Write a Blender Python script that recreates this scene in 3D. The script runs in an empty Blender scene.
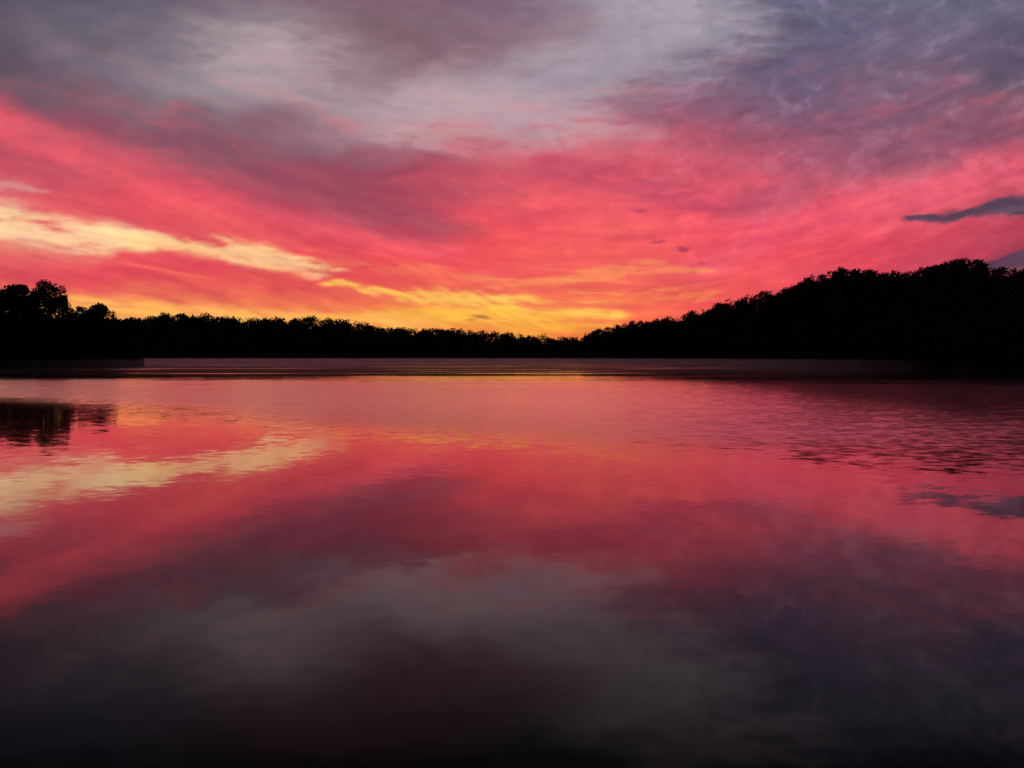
import bpy, math, random
import numpy as np
rng = np.random.default_rng(7)
random.seed(7)
H_CAM = 3.0
F = 851.0
HOR = 357.0
scene = bpy.context.scene

# ------------------------------------------------------------------ noise
def _hash(ix, iy, seed):
    h = (ix.astype(np.int64)*374761393 + iy.astype(np.int64)*668265263 + seed*1442695041) & 0xFFFFFFFF
    h = ((h ^ (h >> 13))*1274126177) & 0xFFFFFFFF
    h = (h ^ (h >> 16)) & 0xFFFFFFFF
    h = (h*2246822519) & 0xFFFFFFFF
    h = h ^ (h >> 15)
    return (h & 0xFFFFFF)/float(0xFFFFFF)
def pnoise(x, y, seed=0):
    x0 = np.floor(x); y0 = np.floor(y)
    fx = x-x0; fy = y-y0
    ux = fx*fx*fx*(fx*(fx*6-15)+10); uy = fy*fy*fy*(fy*(fy*6-15)+10)
    def g(i,j):
        a=_hash(x0+i,y0+j,seed)*2*math.pi
        return np.cos(a)*(fx-i)+np.sin(a)*(fy-j)
    return ((g(0,0)*(1-ux)+g(1,0)*ux)*(1-uy)+(g(0,1)*(1-ux)+g(1,1)*ux)*uy)*1.5
def fbm(x, y, seed=0, octv=5, gain=0.5, rot=True):
    s=0; a=1; t=0
    for i in range(octv):
        an=0.6*i+.3 if rot else 0.0
        c,sn = math.cos(an), math.sin(an)
        s = s + a*pnoise((x*c-y*sn)*2.03**i+17.3*i, (x*sn+y*c)*2.03**i-9.1*i, seed+i*13); t+=a*a; a*=gain
    return s/math.sqrt(t)
def smooth(a,b,x):
    t=np.clip((x-a)/(b-a),0,1); return t*t*(3-2*t)
def lin(c):
    c=np.asarray(c,float)/255.0
    return np.where(c<=0.04045,c/12.92,((c+0.055)/1.055)**2.4)

# ------------------------------------------------------------------ sky dome
CX=[0,128,256,384,512,640,768,896,1024]
CY=[-80,0,40,80,120,160,200,240,280,320,360]
T=[
[(50,52,60),(54,54,62),(60,56,64),(62,56,64),(62,60,68),(74,70,78),(56,56,68),(54,54,66),(54,54,64)],
[(88,82,98),(100,94,110),(124,104,118),(130,102,116),(124,114,130),(160,152,164),(106,102,124),(102,100,120),(108,102,122)],
[(94,82,98),(118,108,120),(142,127,136),(130,102,112),(142,120,134),(158,148,160),(104,96,119),(112,102,124),(100,90,112)],
[(104,82,96),(134,120,131),(164,149,156),(155,133,143),(174,153,163),(143,118,136),(112,94,119),(118,98,121),(104,86,107)],
[(140,80,96),(134,99,112),(142,108,120),(178,145,155),(190,144,155),(164,106,124),(136,94,118),(142,94,116),(134,86,105)],
[(206,84,100),(168,84,99),(146,83,98),(162,86,103),(198,97,112),(207,90,107),(184,91,113),(175,94,114),(196,87,106)],
[(216,98,108),(229,85,98),(206,79,94),(180,76,93),(226,87,101),(231,88,103),(229,88,107),(227,95,112),(206,84,102)],
[(230,106,106),(230,92,97),(230,87,93),(227,80,91),(237,83,92),(239,90,98),(236,79,98),(222,76,95),(190,70,90)],
[(223,84,88),(224,80,86),(226,84,85),(234,86,85),(240,93,88),(240,96,89),(234,82,93),(203,73,91),(128,62,80)],
[(242,152,98),(247,154,90),(247,140,82),(246,130,76),(249,142,76),(245,106,76),(231,80,86),(200,70,88),(150,60,80)],
[(238,130,84),(247,150,84),(247,142,76),(250,132,66),(250,122,62),(244,92,64),(226,76,80),(200,65,80),(150,55,70)]]
T=lin(np.array(T))
def crom(t):
    return [-.5*t+t*t-.5*t**3, 1-2.5*t*t+1.5*t**3, .5*t+2*t*t-1.5*t**3, -.5*t*t+.5*t**3]
def chart(X,Y):
    gx=np.clip(np.interp(X,CX,np.arange(len(CX))),0,len(CX)-1.0001)
    gy=np.clip(np.interp(Y,CY,np.arange(len(CY))),0,len(CY)-1.0001)
    ix=np.floor(gx).astype(int); iy=np.floor(gy).astype(int)
    wx=crom(gx-ix); wy=crom(gy-iy)
    out=0
    for j in range(4):
        jj=np.clip(iy+j-1,0,len(CY)-1)
        for i in range(4):
            ii=np.clip(ix+i-1,0,len(CX)-1)
            out=out+T[jj,ii]*(wy[j]*wx[i])[...,None]
    return np.clip(out,0.002,1)
def seg_field(X,Y,pts,w):
    best=np.zeros_like(X)
    for k in range(len(pts)-1):
        ax,ay=pts[k]; bx,by=pts[k+1]
        dx,dy=bx-ax,by-ay; L=dx*dx+dy*dy
        t=np.clip(((X-ax)*dx+(Y-ay)*dy)/L,0,1)
        d=np.hypot((X-(ax+t*dx))*np.where((t<=0)|(t>=1),.35,1),Y-(ay+t*dy))
        ww=w[k]*(1-t)+w[k+1]*t
        best=np.maximum(best,np.exp(-(d/ww)**2))
    return best
SUN_AZ=math.atan((590-512)/F)
def sky_color(az,el):
    aza=np.clip(az,-1.15,1.15)
    X=512+F*np.tan(aza); Y=HOR-F*np.tan(np.clip(el,-.1,1.2))/np.cos(np.clip(aza,-.75,.75))
    up=np.sin(el)+0.035
    U=np.sin(az-SUN_AZ)*np.cos(el)/up; V=np.cos(az-SUN_AZ)*np.cos(el)/up
    high=smooth(300,60,Y)
    rr=np.hypot(X-596,(Y-340)*1.0)+12; th=np.arctan2(340-Y+14,X-596)
    side=smooth(.80,.35,np.abs(np.sin(th)))
    lr=np.log(rr)
    w1=fbm(X/180,Y/90,3,4); w2=fbm(X/180,Y/90,31,4)
    w3=fbm(U*1.5,V*.5,5,4)*side; w4=fbm(U*1.5+9,V*.5,8,4)*side
    w5=fbm(X/42,Y/20,77,4)
    w6=fbm(X/90,Y/42,78,5)
    ray=fbm(th*13+.5*w1,lr*2.2+.4*w2,101,4,.5)*side
    ray2=fbm(th*30+.6*w1,lr*3.5,111,4,.5)*side
    slope=np.clip((X-596)/420,-1,1)
    yb=Y+.22*(X-596)*slope
    band=fbm(X/150+.7*w1,yb/18+.8*w2,121,4,.5)
    band2=fbm(X/60+.7*w2,yb/9+.6*w6,131,4,.5)
    Xw=X+(10+24*high)*w1+(8+16*high)*w3+8*w5+14*w6
    Yw=Y+(6+16*high)*w2+(5+12*high)*w4+(3+6*high)*w5+8*w6+3*ray+2.5*band
    c=chart(Xw,Yw)
    br=fbm(X/75,Y/13,55,5,.6)
    Xs=X+7*w1+5*w3+4*w6; Ys=Y+4*w2+3*w4+3.5*w5
    def add(pts,w,col,s,bk=.35,soft=1.0):
        nonlocal c
        f=seg_field(Xs,Ys,pts,w)
        f=f*(1+bk*br+.7*bk*(ray2+band2*.6))+.35*bk*f*(ray+.6*band)
        m=smooth(.03,.05+.97*soft,f)*s
        c=c*(1-m[...,None])+lin(col)*m[...,None]
    add([(-80,85),(60,145),(200,190),(330,226),(440,252)],[24,22,19,15,10],(239,90,106),.75)
    add([(80,130),(200,162),(330,194),(430,228)],[20,26,24,14],(146,78,98),.55)
    add([(300,200),(380,212),(460,235)],[20,20,12],(154,74,94),.4)
    add([(-60,176),(10,186),(50,192)],[10,7,3],(218,160,152),.55,1.1)
    add([(280,62),(420,96),(560,128)],[34,34,22],(190,166,172),.5,.7)
    add([(400,138),(450,145),(520,150)],[10,14,10],(205,165,168),.5,1.1)
    add([(560,128),(620,140)],[26,18],(198,154,164),.5,.8)
    add([(690,-30),(655,20),(610,70),(560,115)],[55,46,38,24],(172,162,174),.5,1)
    add([(380,75),(440,48),(540,20),(300,-20)],[22,28,28,26],(130,92,108),.5,.8)
    add([(1060,160),(900,196),(780,232),(700,270)],[22,22,19,14],(242,97,117),.55)
    add([(960,140),(860,170),(760,205)],[20,20,16],(154,90,114),.4)
    add([(560,168),(600,176),(660,192),(720,215)],[12,14,14,10],(186,74,101),.5,1)
    add([(480,150),(560,165),(640,150)],[12,14,10],(208,86,105),.5,1.0)
    add([(700,110),(800,135),(960,120)],[28,32,32],(130,86,111),.35)
    add([(600,225),(560,255),(480,280)],[20,18,12],(244,104,99),.4)
    # gold
    add([(-90,196),(0,222),(90,237),(165,243)],[19,19,16,7],(246,200,156),.95,.6,1.0)
    add([(150,243),(215,250),(262,261),(335,272)],[6,10,12,5],(253,200,142),.95,.8,1.0)
    add([(335,284),(420,295),(520,304),(612,314)],[4,7,8,6],(254,200,90),.85,.9,1.1)
    add([(400,314),(520,319),(600,327)],[8,13,9],(255,190,70),.9,.5,1.1)
    add([(300,322),(450,330),(600,336)],[8,11,9],(255,168,66),.7,.4,1.1)
    add([(-40,299),(100,308),(230,317),(420,323)],[9,12,11,9],(255,184,92),.75,.6,1.1)
    add([(520,286),(580,276),(650,266),(705,270)],[4,6,6,3],(248,146,92),.65,1.3)
    add([(590,300),(650,291),(700,292)],[6,7,5],(250,140,78),.6,1.3)
    add([(340,262),(430,272),(500,284)],[4,6,5],(246,128,92),.45,1.2)
    g=np.exp(-(((X-545)/160)**2+((Y-297)/23)**2))
    s1=fbm(X/60+.8*w1,(yb)/6.0+.4*w6,141,5,.58)
    mg=smooth(.15,1.1,s1)*g*.65; mr_=smooth(-.05,.9,-s1)*g*.7
    c=c*(1-mg[...,None])+lin((254,190,94))*mg[...,None]
    c=c*(1-mr_[...,None])+lin((238,94,82))*mr_[...,None]
    g=np.exp(-(((X-200)/330)**2+((Y-268)/26)**2))
    s2=fbm(X/90+.6*w1,(Y-.17*X)/8,151,5,.55)
    mg=smooth(.1,1.1,s2)*g*.5; mr_=smooth(.1,1.1,-s2)*g*.4
    c=c*(1-mg[...,None])+lin((244,124,96))*mg[...,None]
    c=c*(1-mr_[...,None])+lin((208,74,84))*mr_[...,None]
    add([(572,337),(592,331),(614,335)],[8,9,8],(230,88,60),.55,.3)
    # slate clouds
    add([(915,220),(965,214),(1005,210),(1120,200)],[3,7,10,14],(74,64,84),.95,.5,.85)
    add([(1000,262),(1040,257),(1120,250)],[6,11,14],(84,64,84),.9,.5,.9)
    for (px,py,wx,col) in [(656,242,5,(150,58,88)),(682,249,4,(150,58,88)),(484,314,6,(150,80,66)),(472,318,4,(165,88,60)),(640,210,5,(180,70,95)),(700,262,4,(185,70,88))]:
        f=np.exp(-(((Xs-px)/(wx*2.0))**2+((Ys-py)/(wx*.5))**2)); m=smooth(.1,.9,f*(1+.8*br+.5*w5))*.8
        c=c*(1-m[...,None])+lin(col)*m[...,None]
    # texture of the cloud sheet
    mot=fbm(X/34+.9*w6,(Y+.25*X)/21+.9*w1,93,4,.5)
    mot2=fbm(X/16+.9*w5,(Y+.3*X)/10+.8*w6,96,3,.5)
    puff=fbm(X/30+.8*w5,Y/14+.8*w1,95,4,.5)
    rgt=smooth(560,740,X)*smooth(280,120,Y)
    mid=smooth(420,560,X)*smooth(100,170,Y)*smooth(300,240,Y)
    lo=smooth(60,230,Y)
    hz=fbm(X/80+.6*w1,yb/7.0,94,4,.5)*smooth(150,250,Y)
    k=.08*ray+.03*ray2+.075*band+.03*band2*(.4+.6*lo)+.055*hz+(.03+.15*rgt+.04*mid)*mot+(.015+.08*rgt+.03*mid)*mot2+(.03+.03*mid)*puff
    c=c*np.exp(k)[...,None]
    wsh=(.6*band+.5*hz+.4*ray+.3*puff)
    c[...,0]*=np.exp(.03*wsh); c[...,1]*=np.exp(.14*wsh*(.15+lo)); c[...,2]*=np.exp(-.03*wsh)
    pk=smooth(.1,1.0,band+.4*w6)*smooth(20,140,Y)*smooth(200,150,Y)*.3
    c=c*(1-pk[...,None])+lin((214,90,108))*pk[...,None]
    al=smooth(.25,1.1,mot+.5*mot2)*rgt*.26
    c=c*(1-al[...,None])+lin((160,134,156))*al[...,None]
    back=smooth(.75,1.7,np.abs(az)); hi=smooth(.43,.80,el)
    d=lin((32,35,42))
    m=np.maximum(back,hi)[...,None]
    c=c*(1-m)+d*m
    return np.clip(c,0,1)

def cum(vals):
    return np.array(sorted(set(np.round(vals,6))))
az=cum(np.concatenate([np.linspace(-math.pi,-.66,70),np.linspace(-.66,.66,1100),np.linspace(.66,math.pi,70)]))
el=cum(np.concatenate([np.linspace(-.03,.56,500),np.linspace(.56,math.pi/2-.001,50)]))
AZ,EL=np.meshgrid(az,el)
R=5000.0
P=np.stack([R*np.sin(AZ)*np.cos(EL),R*np.cos(AZ)*np.cos(EL),R*np.sin(EL)],-1)
ny,nx=AZ.shape
idx=np.arange(ny*nx).reshape(ny,nx)
faces=np.stack([idx[:-1,:-1],idx[1:,:-1],idx[1:,1:],idx[:-1,1:]],-1).reshape(-1,4)

def mesh_obj(name,verts,faces,mat,smooth_sh=False,parent=None):
    me=bpy.data.meshes.new(name)
    verts=np.asarray(verts,np.float32).reshape(-1,3); faces=np.asarray(faces,np.int32)
    k=faces.shape[1]
    me.vertices.add(len(verts)); me.vertices.foreach_set('co',verts.ravel())
    me.loops.add(faces.size); me.loops.foreach_set('vertex_index',faces.ravel())
    me.polygons.add(len(faces)); me.polygons.foreach_set('loop_start',np.arange(0,faces.size,k,dtype=np.int32))
    me.polygons.foreach_set('loop_total',np.full(len(faces),k,np.int32))
    me.polygons.foreach_set('use_smooth',np.full(len(faces),smooth_sh))
    me.update(calc_edges=True)
    me.materials.append(mat)
    ob=bpy.data.objects.new(name,me); scene.collection.objects.link(ob)
    if parent: ob.parent=parent
    return ob
def newmat(name):
    m=bpy.data.materials.new(name); m.use_nodes=True
    nt=m.node_tree; nt.nodes.clear()
    out=nt.nodes.new('ShaderNodeOutputMaterial')
    return m,nt,out

m_sky,nt,out=newmat('dawn_sky')
at=nt.nodes.new('ShaderNodeAttribute'); at.attribute_name='cloud'
em=nt.nodes.new('ShaderNodeEmission'); em.inputs['Strength'].default_value=1.0
tc=nt.nodes.new('ShaderNodeTexCoord')
mp=nt.nodes.new('ShaderNodeMapping'); mp.inputs['Scale'].default_value=(.014,.014,.022)
nz=nt.nodes.new('ShaderNodeTexNoise'); nz.inputs['Scale'].default_value=1.0; nz.inputs['Detail'].default_value=5; nz.inputs['Roughness'].default_value=.55
mr=nt.nodes.new('ShaderNodeMapRange'); mr.inputs['To Min'].default_value=.96; mr.inputs['To Max'].default_value=1.04
mr.inputs['From Min'].default_value=.2; mr.inputs['From Max'].default_value=.8
vm=nt.nodes.new('ShaderNodeVectorMath'); vm.operation='SCALE'
L=nt.links.new
L(tc.outputs['Object'],mp.inputs['Vector']); L(mp.outputs[0],nz.inputs['Vector']); L(nz.outputs['Fac'],mr.inputs['Value'])
L(at.outputs['Color'],vm.inputs[0]); L(mr.outputs[0],vm.inputs['Scale'])
L(vm.outputs[0],em.inputs['Color']); L(em.outputs[0],out.inputs['Surface'])
m_sky.cycles.emission_sampling='NONE'
sky=mesh_obj('sky',P,faces,m_sky,True)
col=sky_color(AZ.ravel(),EL.ravel())
ca=sky.data.color_attributes.new('cloud','FLOAT_COLOR','POINT')
rgba=np.ones((len(col),4),np.float32); rgba[:,:3]=col
ca.data.foreach_set('color',rgba.ravel())

# ------------------------------------------------------------------ materials
def matte(name,c1,c2,scale):
    m,nt,out=newmat(name)
    b=nt.nodes.new('ShaderNodeBsdfPrincipled'); b.inputs['Roughness'].default_value=.9
    b.inputs['Specular IOR Level'].default_value=.1
    n=nt.nodes.new('ShaderNodeTexNoise'); n.inputs['Scale'].default_value=scale; n.inputs['Detail'].default_value=4
    tc=nt.nodes.new('ShaderNodeTexCoord')
    r=nt.nodes.new('ShaderNodeValToRGB'); r.color_ramp.elements[0].color=(*c1,1); r.color_ramp.elements[1].color=(*c2,1)
    r.color_ramp.elements[0].position=.35; r.color_ramp.elements[1].position=.65
    nt.links.new(tc.outputs['Object'],n.inputs['Vector']); nt.links.new(n.outputs['Fac'],r.inputs['Fac'])
    nt.links.new(r.outputs['Color'],b.inputs['Base Color']); nt.links.new(b.outputs[0],out.inputs['Surface'])
    return m
m_leaf=matte('foliage',(.036,.044,.022),(.08,.09,.045),.25)
m_bark=matte('bark',(.03,.022,.016),(.06,.045,.035),2.0)
m_soil=matte('forest_floor',(.03,.028,.018),(.05,.045,.03),.1)

# ------------------------------------------------------------------ trees
def leaf_quads(cent,size,rg):
    n=len(cent)
    a=rg.normal(size=(n,3)); a/=np.linalg.norm(a,axis=1)[:,None]
    b=rg.normal(size=(n,3)); b-=a*(a*b).sum(1)[:,None]; b/=np.linalg.norm(b,axis=1)[:,None]
    s=size*rg.uniform(.5,1.25,(n,1)); t=s*rg.uniform(.45,.9,(n,1))
    return np.stack([cent-a*s,cent-b*t+a*s*.15,cent+a*s,cent+b*t-a*s*.1],1)
def crown(h,w,nclump,nleaf,leaf,rg,base=.25,lean=0,cl=(.09,.19)):
    t=rg.uniform(0,1,nclump)
    z=h*(base+(1-base)*t)*.95
    prof=np.sin(np.clip(.22+t*.74,0,1)*math.pi)**.6*.93+.07
    r=w*.5*prof*np.sqrt(rg.uniform(.02,1,nclump))
    an=rg.uniform(0,2*math.pi,nclump)
    C=np.stack([r*np.cos(an)+lean*t,r*np.sin(an),z],1)
    cs=w*rg.uniform(cl[0],cl[1],nclump)
    k=rg.choice(nclump,nleaf,p=cs**2/np.sum(cs**2))
    d=rg.normal(size=(nleaf,3)); d/=np.linalg.norm(d,axis=1)[:,None]
    d*= (rg.uniform(0,1,(nleaf,1))**.4)*cs[k][:,None]*1.2
    d[:,2]*=.8
    return leaf_quads(C[k]+d,leaf,rg),C
def tube(p0,p1,r0,r1,n=6):
    p0=np.array(p0,float);p1=np.array(p1,float); ax=p1-p0; ax/=np.linalg.norm(ax)
    u=np.cross(ax,[.3,.9,.1]); u/=np.linalg.norm(u); v=np.cross(ax,u)
    th=np.arange(n)*2*math.pi/n
    ring=lambda p,r:p+r*(np.cos(th)[:,None]*u+np.sin(th)[:,None]*v)
    A=ring(p0,r0);B=ring(p1,r1)
    return np.stack([A,np.roll(A,-1,0),np.roll(B,-1,0),B],1)
def skeleton(h,C,rg,nl=10,r=None):
    r=r or h*.02
    q=[]; pts=[np.array([0,0,-.5 if h>2 else -.03])]
    for i in range(1,6):
        pts.append(np.array([rg.normal()*h*.012,rg.normal()*h*.012,h*.85*i/5]))
    for i in range(5): q.append(tube(pts[i],pts[i+1],r*(1-.17*i),r*(1-.17*(i+1))))
    for c in C[rg.choice(len(C),min(nl,len(C)),replace=False)]:
        s=np.clip(c[2]/h-.18,.1,.8); k=s/.85*5; i=min(int(k),4); p=pts[i]+(pts[i+1]-pts[i])*(k-i)
        mid=(p+c)/2+np.array([0,0,-.03*h])
        q.append(tube(p,mid,r*.35,r*.22,5)); q.append(tube(mid,c,r*.22,r*.06,5))
    return np.concatenate(q)
def quads_obj(name,q,mat,parent=None):
    v=q.reshape(-1,3); f=np.arange(len(v)).reshape(-1,4)
    return mesh_obj(name,v,f,mat,False,parent)

def single_tree(x,y,z,h,w,seed,nclump=60,nleaf=9000,leaf=.42,base=.1,lean=0):
    rg=np.random.default_rng(seed)
    e=bpy.data.objects.new('deciduous_tree',None); scene.collection.objects.link(e); e.location=(x,y,z)
    q,C=crown(h,w,nclump,nleaf,leaf,rg,base,lean,(.10,.18))
    quads_obj('crown',q,m_leaf,e)
    quads_obj('trunk_and_limbs',skeleton(h,C,rg,16),m_bark,e)

variants=[]
for i in range(10):
    rg=np.random.default_rng(100+i)
    q,C=crown(1.0,rg.uniform(.6,.95),18,620,.045,rg,base=.1,cl=(.11,.21))
    s=skeleton(1.0,C,rg,3,.014)
    variants.append((q,s))
far_variants=[]
for i in range(8):
    rg=np.random.default_rng(200+i)
    q,C=crown(1.0,rg.uniform(.7,1.15),12,230,.075,rg,base=.05,cl=(.16,.26))
    far_variants.append((q,None))
def forest(name,pos,hts,vs,rg):
    e=bpy.data.objects.new(name,None); scene.collection.objects.link(e)
    L1=[];L2=[]
    for p,h in zip(pos,hts):
        q,s=vs[rg.integers(len(vs))]
        a=rg.uniform(0,2*math.pi); ca,sa=math.cos(a),math.sin(a)
        M=np.array([[ca,-sa,0],[sa,ca,0],[0,0,1]])*h
        M[:2]*=rg.uniform(.85,1.2)
        L1.append(q@M.T+p)
        if s is not None: L2.append(s@M.T+p)
    quads_obj('canopy',np.concatenate(L1),m_leaf,e)
    if L2: quads_obj('trunks',np.concatenate(L2),m_bark,e)
    return e

def px_dir(x): return (x-512)/F
# ------------------------------------------------------------------ land masses
def land(name,xs,tops,shore,depth_back,tree_h,nu=160,nv=24,jag=1.0,seed=0,tf=.93,fade=None):
    u=np.linspace(xs[0],xs[-1],nu)
    top=np.interp(u,xs,tops); sh=np.interp(u,xs,shore); db=np.interp(u,xs,depth_back); th=np.interp(u,xs,tree_h)
    sh=sh+jag*fbm(u/40,u*0+.5,seed+4,3)*sh*.02
    rid=sh+db
    zr=H_CAM+rid*(HOR-top)/F-th*tf
    zr=np.maximum(zr,.6)
    t=np.linspace(0,1.9,nv)
    TT,UU=np.meshgrid(t,np.arange(nu),indexing='ij')
    D=sh[UU]+db[UU]*TT
    prof=np.where(TT<1,smooth(-.15,1.05,TT)*1.0-smooth(-.15,1.05,np.zeros(1)),1-smooth(1.0,2.3,TT)*.8)
    prof=np.clip(prof,0,1)
    Z=-.35+.9*smooth(0,.03,TT)+zr[UU]*prof
    Xw=px_dir(u)[UU]*D
    Z=Z+fbm(Xw/30,D/30,seed+9,3)*zr[UU]*.04*prof
    if fade:
        e=smooth(xs[-1],xs[-1]-fade,u)[UU]; Z=Z*e-.3*(1-e)
    V=np.stack([Xw,D,Z],-1)
    id_=np.arange(nv*nu).reshape(nv,nu)
    f=np.stack([id_[:-1,:-1],id_[:-1,1:],id_[1:,1:],id_[1:,:-1]],-1).reshape(-1,4)
    mesh_obj(name,V,f,m_soil,True)
    def hgt(ui,tt):
        k=ui*(nu-1); i=np.minimum(k.astype(int),nu-2); g=k-i
        kt=tt/1.9*(nv-1); j=np.minimum(kt.astype(int),nv-2); h=kt-j
        def bl(A): return ((A[j,i]*(1-g)+A[j,i+1]*g)*(1-h)+(A[j+1,i]*(1-g)+A[j+1,i+1]*g)*h)
        return np.stack([bl(V[...,0]),bl(V[...,1]),bl(V[...,2])],-1), np.interp(ui*(nu-1),np.arange(nu),th)
    return hgt

# far shore
xs=[-420,-200,0,120,160,200,260,300,330,350,380,420,470,520,560,583,610,660]
tp=[316,318,320,321,316,317,321,319,318,322,329,330,332,334,338,341,342,343]
hg=land('hill',xs,tp,[660,660,660,660,670,680,690,700,700,710,720,730,740,750,760,770,780,790],[160]*len(xs),[13]*10+[12,12,11,10,10,9,9,9],seed=3,tf=.9)
rg=np.random.default_rng(5)
n=2600; u=rg.uniform(0,1,n); t=np.concatenate([rg.uniform(.01,.10,500),rg.uniform(.1,1.1,n-500)])
p,th=hg(u,t); hs=th*rg.uniform(.7,1.2,n)*np.where(t<.1,.75,1); p[:,2]-=.5
forest('distant_tree_line',p,hs,far_variants,rg)

# right wooded hill
xs=[583,600,640,680,700,720,750,780,800,830,870,900,920,950,980,1000,1024,1100,1300]
tp=[337,331,323,318,312,304,297,292,284,272,271,276,269,264,267,273,271,262,255]
sh=[600,570,520,480,455,430,395,360,335,305,270,245,230,210,190,180,165,140,110]
db=[60,70,90,110,120,130,140,150,150,150,150,150,150,150,145,140,140,140,140]
thh=[10,10,10,11,11,11,11,11,11,11,10,10,10,10,10,10,10,10,10]
hg=land('wooded_hill',xs,tp,sh,db,thh,seed=21)
n=2000; u=rg.uniform(0,1,n); t=np.concatenate([rg.uniform(.01,.06,300),rg.uniform(.06,1.1,n-300)])
p,th=hg(u,t); hs=th*rg.uniform(.68,1.2,n)*np.where(t<.06,.6,1); p[:,2]-=.4
forest('hillside_forest',p,hs,variants,rg)

# left wooded point
xs=[-300,-120,-20,60,100,126,146]
tp=[320,318,318,322,325,336,352]
hg=land('wooded_point',xs,tp,[235,255,272,285,290,296,300],[50,50,50,48,40,25,10],[9,9,9,9,8,5,2],seed=41,nu=110,nv=16,tf=.8,fade=14)
n=440; u=rg.uniform(0,.99,n)**.8; t=rg.uniform(.01,1.2,n)
p,th=hg(u,t); hs=th*rg.uniform(.7,1.15,n); p[:,2]-=.3
forest('shoreline_thicket',p,hs,variants,rg)
def put(xpx,ytop,D,wpx,seed,**k):
    z=.8; top=H_CAM+D*(HOR-ytop)/F
    single_tree(px_dir(xpx)*D,D,z,top-z,wpx*D/F,seed,**k)
put(2,288,294,36,1)
put(17,281,297,34,12)
put(32,286,300,34,2)
put(50,279,298,42,3)
put(62,294,292,24,4,nleaf=4500,nclump=34)
put(84,306,296,32,5,nleaf=5500,nclump=40)
put(102,305,298,34,9,nleaf=6000,nclump=44)
put(-22,278,300,44,7)
put(-60,284,300,40,8)

# ------------------------------------------------------------------ water
m_w,nt,out=newmat('lake_water')
N=nt.nodes.new; L=nt.links.new
def math_(op,a,b=None,c=None,clamp=False):
    n=N('ShaderNodeMath'); n.operation=op; n.use_clamp=clamp
    for i,v in enumerate((a,b,c)):
        if v is None: continue
        if isinstance(v,(int,float)): n.inputs[i].default_value=v
        else: L(v,n.inputs[i])
    return n.outputs[0]
def mapr(v,a,b,c,d,sm=True):
    n=N('ShaderNodeMapRange'); n.interpolation_type='SMOOTHSTEP' if sm else 'LINEAR'
    L(v,n.inputs['Value'])
    for k,x in zip(('From Min','From Max','To Min','To Max'),(a,b,c,d)): n.inputs[k].default_value=x
    return n.outputs['Result']
def noise(vec,scale,sc=(1,1,1),detail=3,rough=.5,dist=0):
    mp=N('ShaderNodeMapping'); mp.inputs['Scale'].default_value=sc; L(vec,mp.inputs['Vector'])
    n=N('ShaderNodeTexNoise'); n.inputs['Scale'].default_value=scale; n.inputs['Detail'].default_value=detail
    n.inputs['Roughness'].default_value=rough; n.inputs['Distortion'].default_value=dist
    L(mp.outputs[0],n.inputs['Vector']); return n
tc=N('ShaderNodeTexCoord'); ov=tc.outputs['Object']
sp=N('ShaderNodeSeparateXYZ'); L(ov,sp.inputs[0]); wx,wy=sp.outputs[0],sp.outputs[1]
big=noise(ov,.02,(1,2.2,1),4,.6).outputs['Fac']
yy=math_('ADD',wy,math_('MULTIPLY',math_('SUBTRACT',big,.5),120))
far_edge=mapr(yy,80,140,1,0)
near0=math_('SUBTRACT',30,math_('MULTIPLY',wx,.9))
near0=math_('MAXIMUM',math_('MINIMUM',near0,62),27)
near_edge=mapr(math_('SUBTRACT',math_('ADD',wy,math_('MULTIPLY',math_('SUBTRACT',big,.5),16)),near0),-9,9,0,1)
breeze=math_('MULTIPLY',math_('MULTIPLY',far_edge,near_edge),mapr(wx,4,30,1,.34))
streak=noise(ov,.012,(1,5,1),4,.65).outputs['Fac']
farst=math_('MULTIPLY',mapr(streak,.52,.66,0,1),mapr(wy,110,160,0,1))
calm=mapr(wy,6,40,.003,.009)
amp=math_('ADD',calm,math_('ADD',math_('MULTIPLY',breeze,.060),math_('MULTIPLY',farst,.03)))
n1=noise(ov,1.9,(1,1.6,1),3,.6,.3).outputs['Color']
n2=noise(ov,.5,(1,1.8,1),2,.5).outputs['Color']
def vm(op,a,b=None,s=None):
    n=N('ShaderNodeVectorMath'); n.operation=op
    L(a,n.inputs[0])
    if b is not None:
        if isinstance(b,tuple): n.inputs[1].default_value=b
        else: L(b,n.inputs[1])
    if s is not None:
        if isinstance(s,(int,float)): n.inputs['Scale'].default_value=s
        else: L(s,n.inputs['Scale'])
    return n.outputs[0]
d1=vm('SUBTRACT',n1,(.5,.5,.5)); d2=vm('SUBTRACT',n2,(.5,.5,.5))
d=vm('ADD',vm('SCALE',d1,s=4.0),vm('SCALE',d2,s=1.4))
d=vm('SCALE',d,s=amp)
d=vm('MULTIPLY',d,(1,1,0))
nrm=vm('NORMALIZE',vm('ADD',d,(0,0,1)))
gl=N('ShaderNodeBsdfGlossy'); L(nrm,gl.inputs['Normal'])
rough=math_('ADD',mapr(wy,6,40,.03,.045),math_('ADD',math_('MULTIPLY',breeze,.19),math_('MULTIPLY',farst,.12)))
L(rough,gl.inputs['Roughness'])
gl.inputs['Color'].default_value=(1,.89,.88,1)
df=N('ShaderNodeBsdfDiffuse'); df.inputs['Color'].default_value=(.012,.017,.018,1)
fr=N('ShaderNodeFresnel'); fr.inputs['IOR'].default_value=1.333
fac=math_('ADD',math_('MULTIPLY',fr.outputs[0],1.5),-.098)
fac=math_('MINIMUM',math_('MAXIMUM',fac,.018),1.0)
mx=N('ShaderNodeMixShader'); L(fac,mx.inputs[0]); L(df.outputs[0],mx.inputs[1]); L(gl.outputs[0],mx.inputs[2])
L(mx.outputs[0],out.inputs['Surface'])
S=4990
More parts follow.
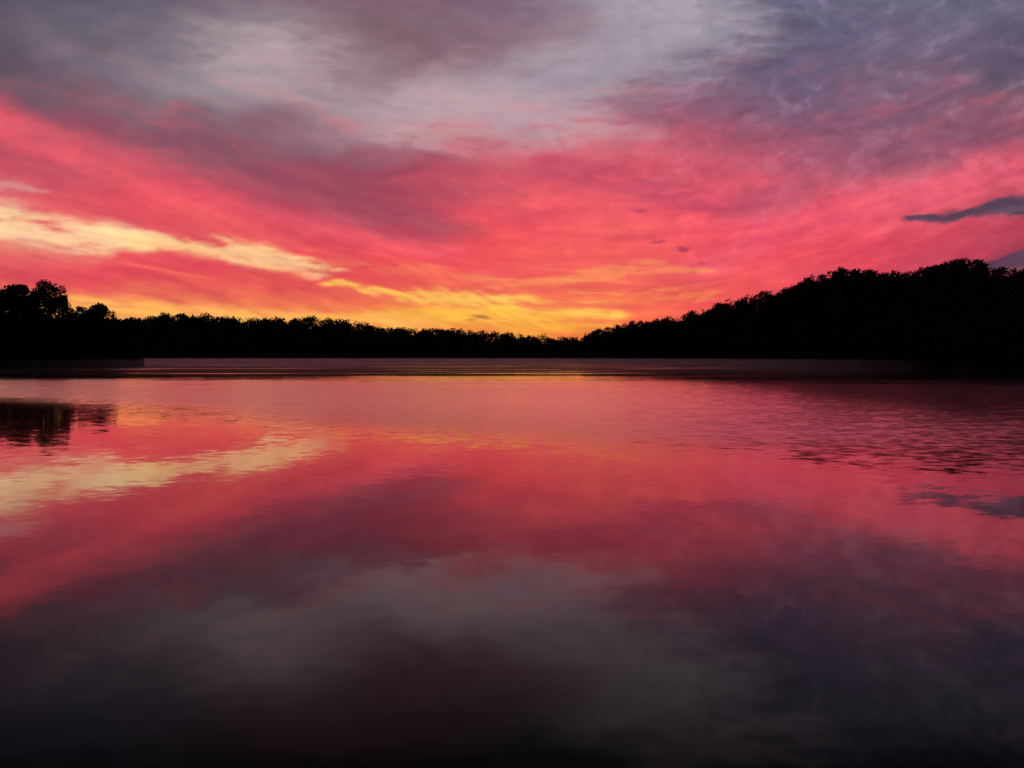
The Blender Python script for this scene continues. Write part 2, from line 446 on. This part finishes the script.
mesh_obj('lake_water',[(-S,-S,0),(S,-S,0),(S,S,0),(-S,S,0)],[[0,1,2,3]],m_w)

# ------------------------------------------------------------------ low mist over the far water
m_m,nt,out=newmat('mist')
v=nt.nodes.new('ShaderNodeVolumeScatter'); v.inputs['Density'].default_value=.0034; v.inputs['Color'].default_value=(.97,.95,.97,1)
v.inputs['Anisotropy'].default_value=.45
nt.links.new(v.outputs[0],out.inputs['Volume'])
def mist(bx,h):
    vv=[(x,y,.03) for x,y in bx]+[(x,y,h) for x,y in bx]
    n=len(bx)
    me=bpy.data.meshes.new('mist')
    me.from_pydata(vv,[],[tuple(range(n))[::-1],tuple(range(n,2*n))]+[(i,(i+1)%n,n+(i+1)%n,n+i) for i in range(n)])
    me.materials.append(m_m); o=bpy.data.objects.new('mist',me); scene.collection.objects.link(o)
mist([(-420,330),(-200,312),(-150,250),(-60,215),(40,230),(110,215),(160,300),(200,640),(-520,640)],2.3)

# ------------------------------------------------------------------ world + sun
w=bpy.data.worlds.new('World'); scene.world=w; w.use_nodes=True
wn=w.node_tree; bg=wn.nodes['Background']; bg.inputs['Strength'].default_value=.01
st=wn.nodes.new('ShaderNodeTexSky'); st.sky_type='NISHITA'; st.sun_disc=False
st.sun_elevation=math.radians(.5); st.sun_rotation=SUN_AZ
wn.links.new(st.outputs[0],bg.inputs['Color'])
sl=bpy.data.lights.new('sun','SUN'); sl.energy=.3; sl.angle=math.radians(.5); sl.color=(1,.5,.25)
so=bpy.data.objects.new('sun',sl); scene.collection.objects.link(so)
so.rotation_euler=(math.radians(90-.5),0,math.pi-SUN_AZ)

# ------------------------------------------------------------------ camera
cd=bpy.data.cameras.new('camera'); cam=bpy.data.objects.new('camera',cd); scene.collection.objects.link(cam)
cd.sensor_width=36; cd.lens=36*F/1024; cd.clip_end=20000; cd.clip_start=.1
cam.location=(0,0,H_CAM)
cam.rotation_euler=(math.radians(90)-math.atan((384-HOR)/F),0,0)
scene.camera=cam
scene.view_settings.view_transform='Standard'
scene.view_settings.look='None'
scene.view_settings.exposure=0
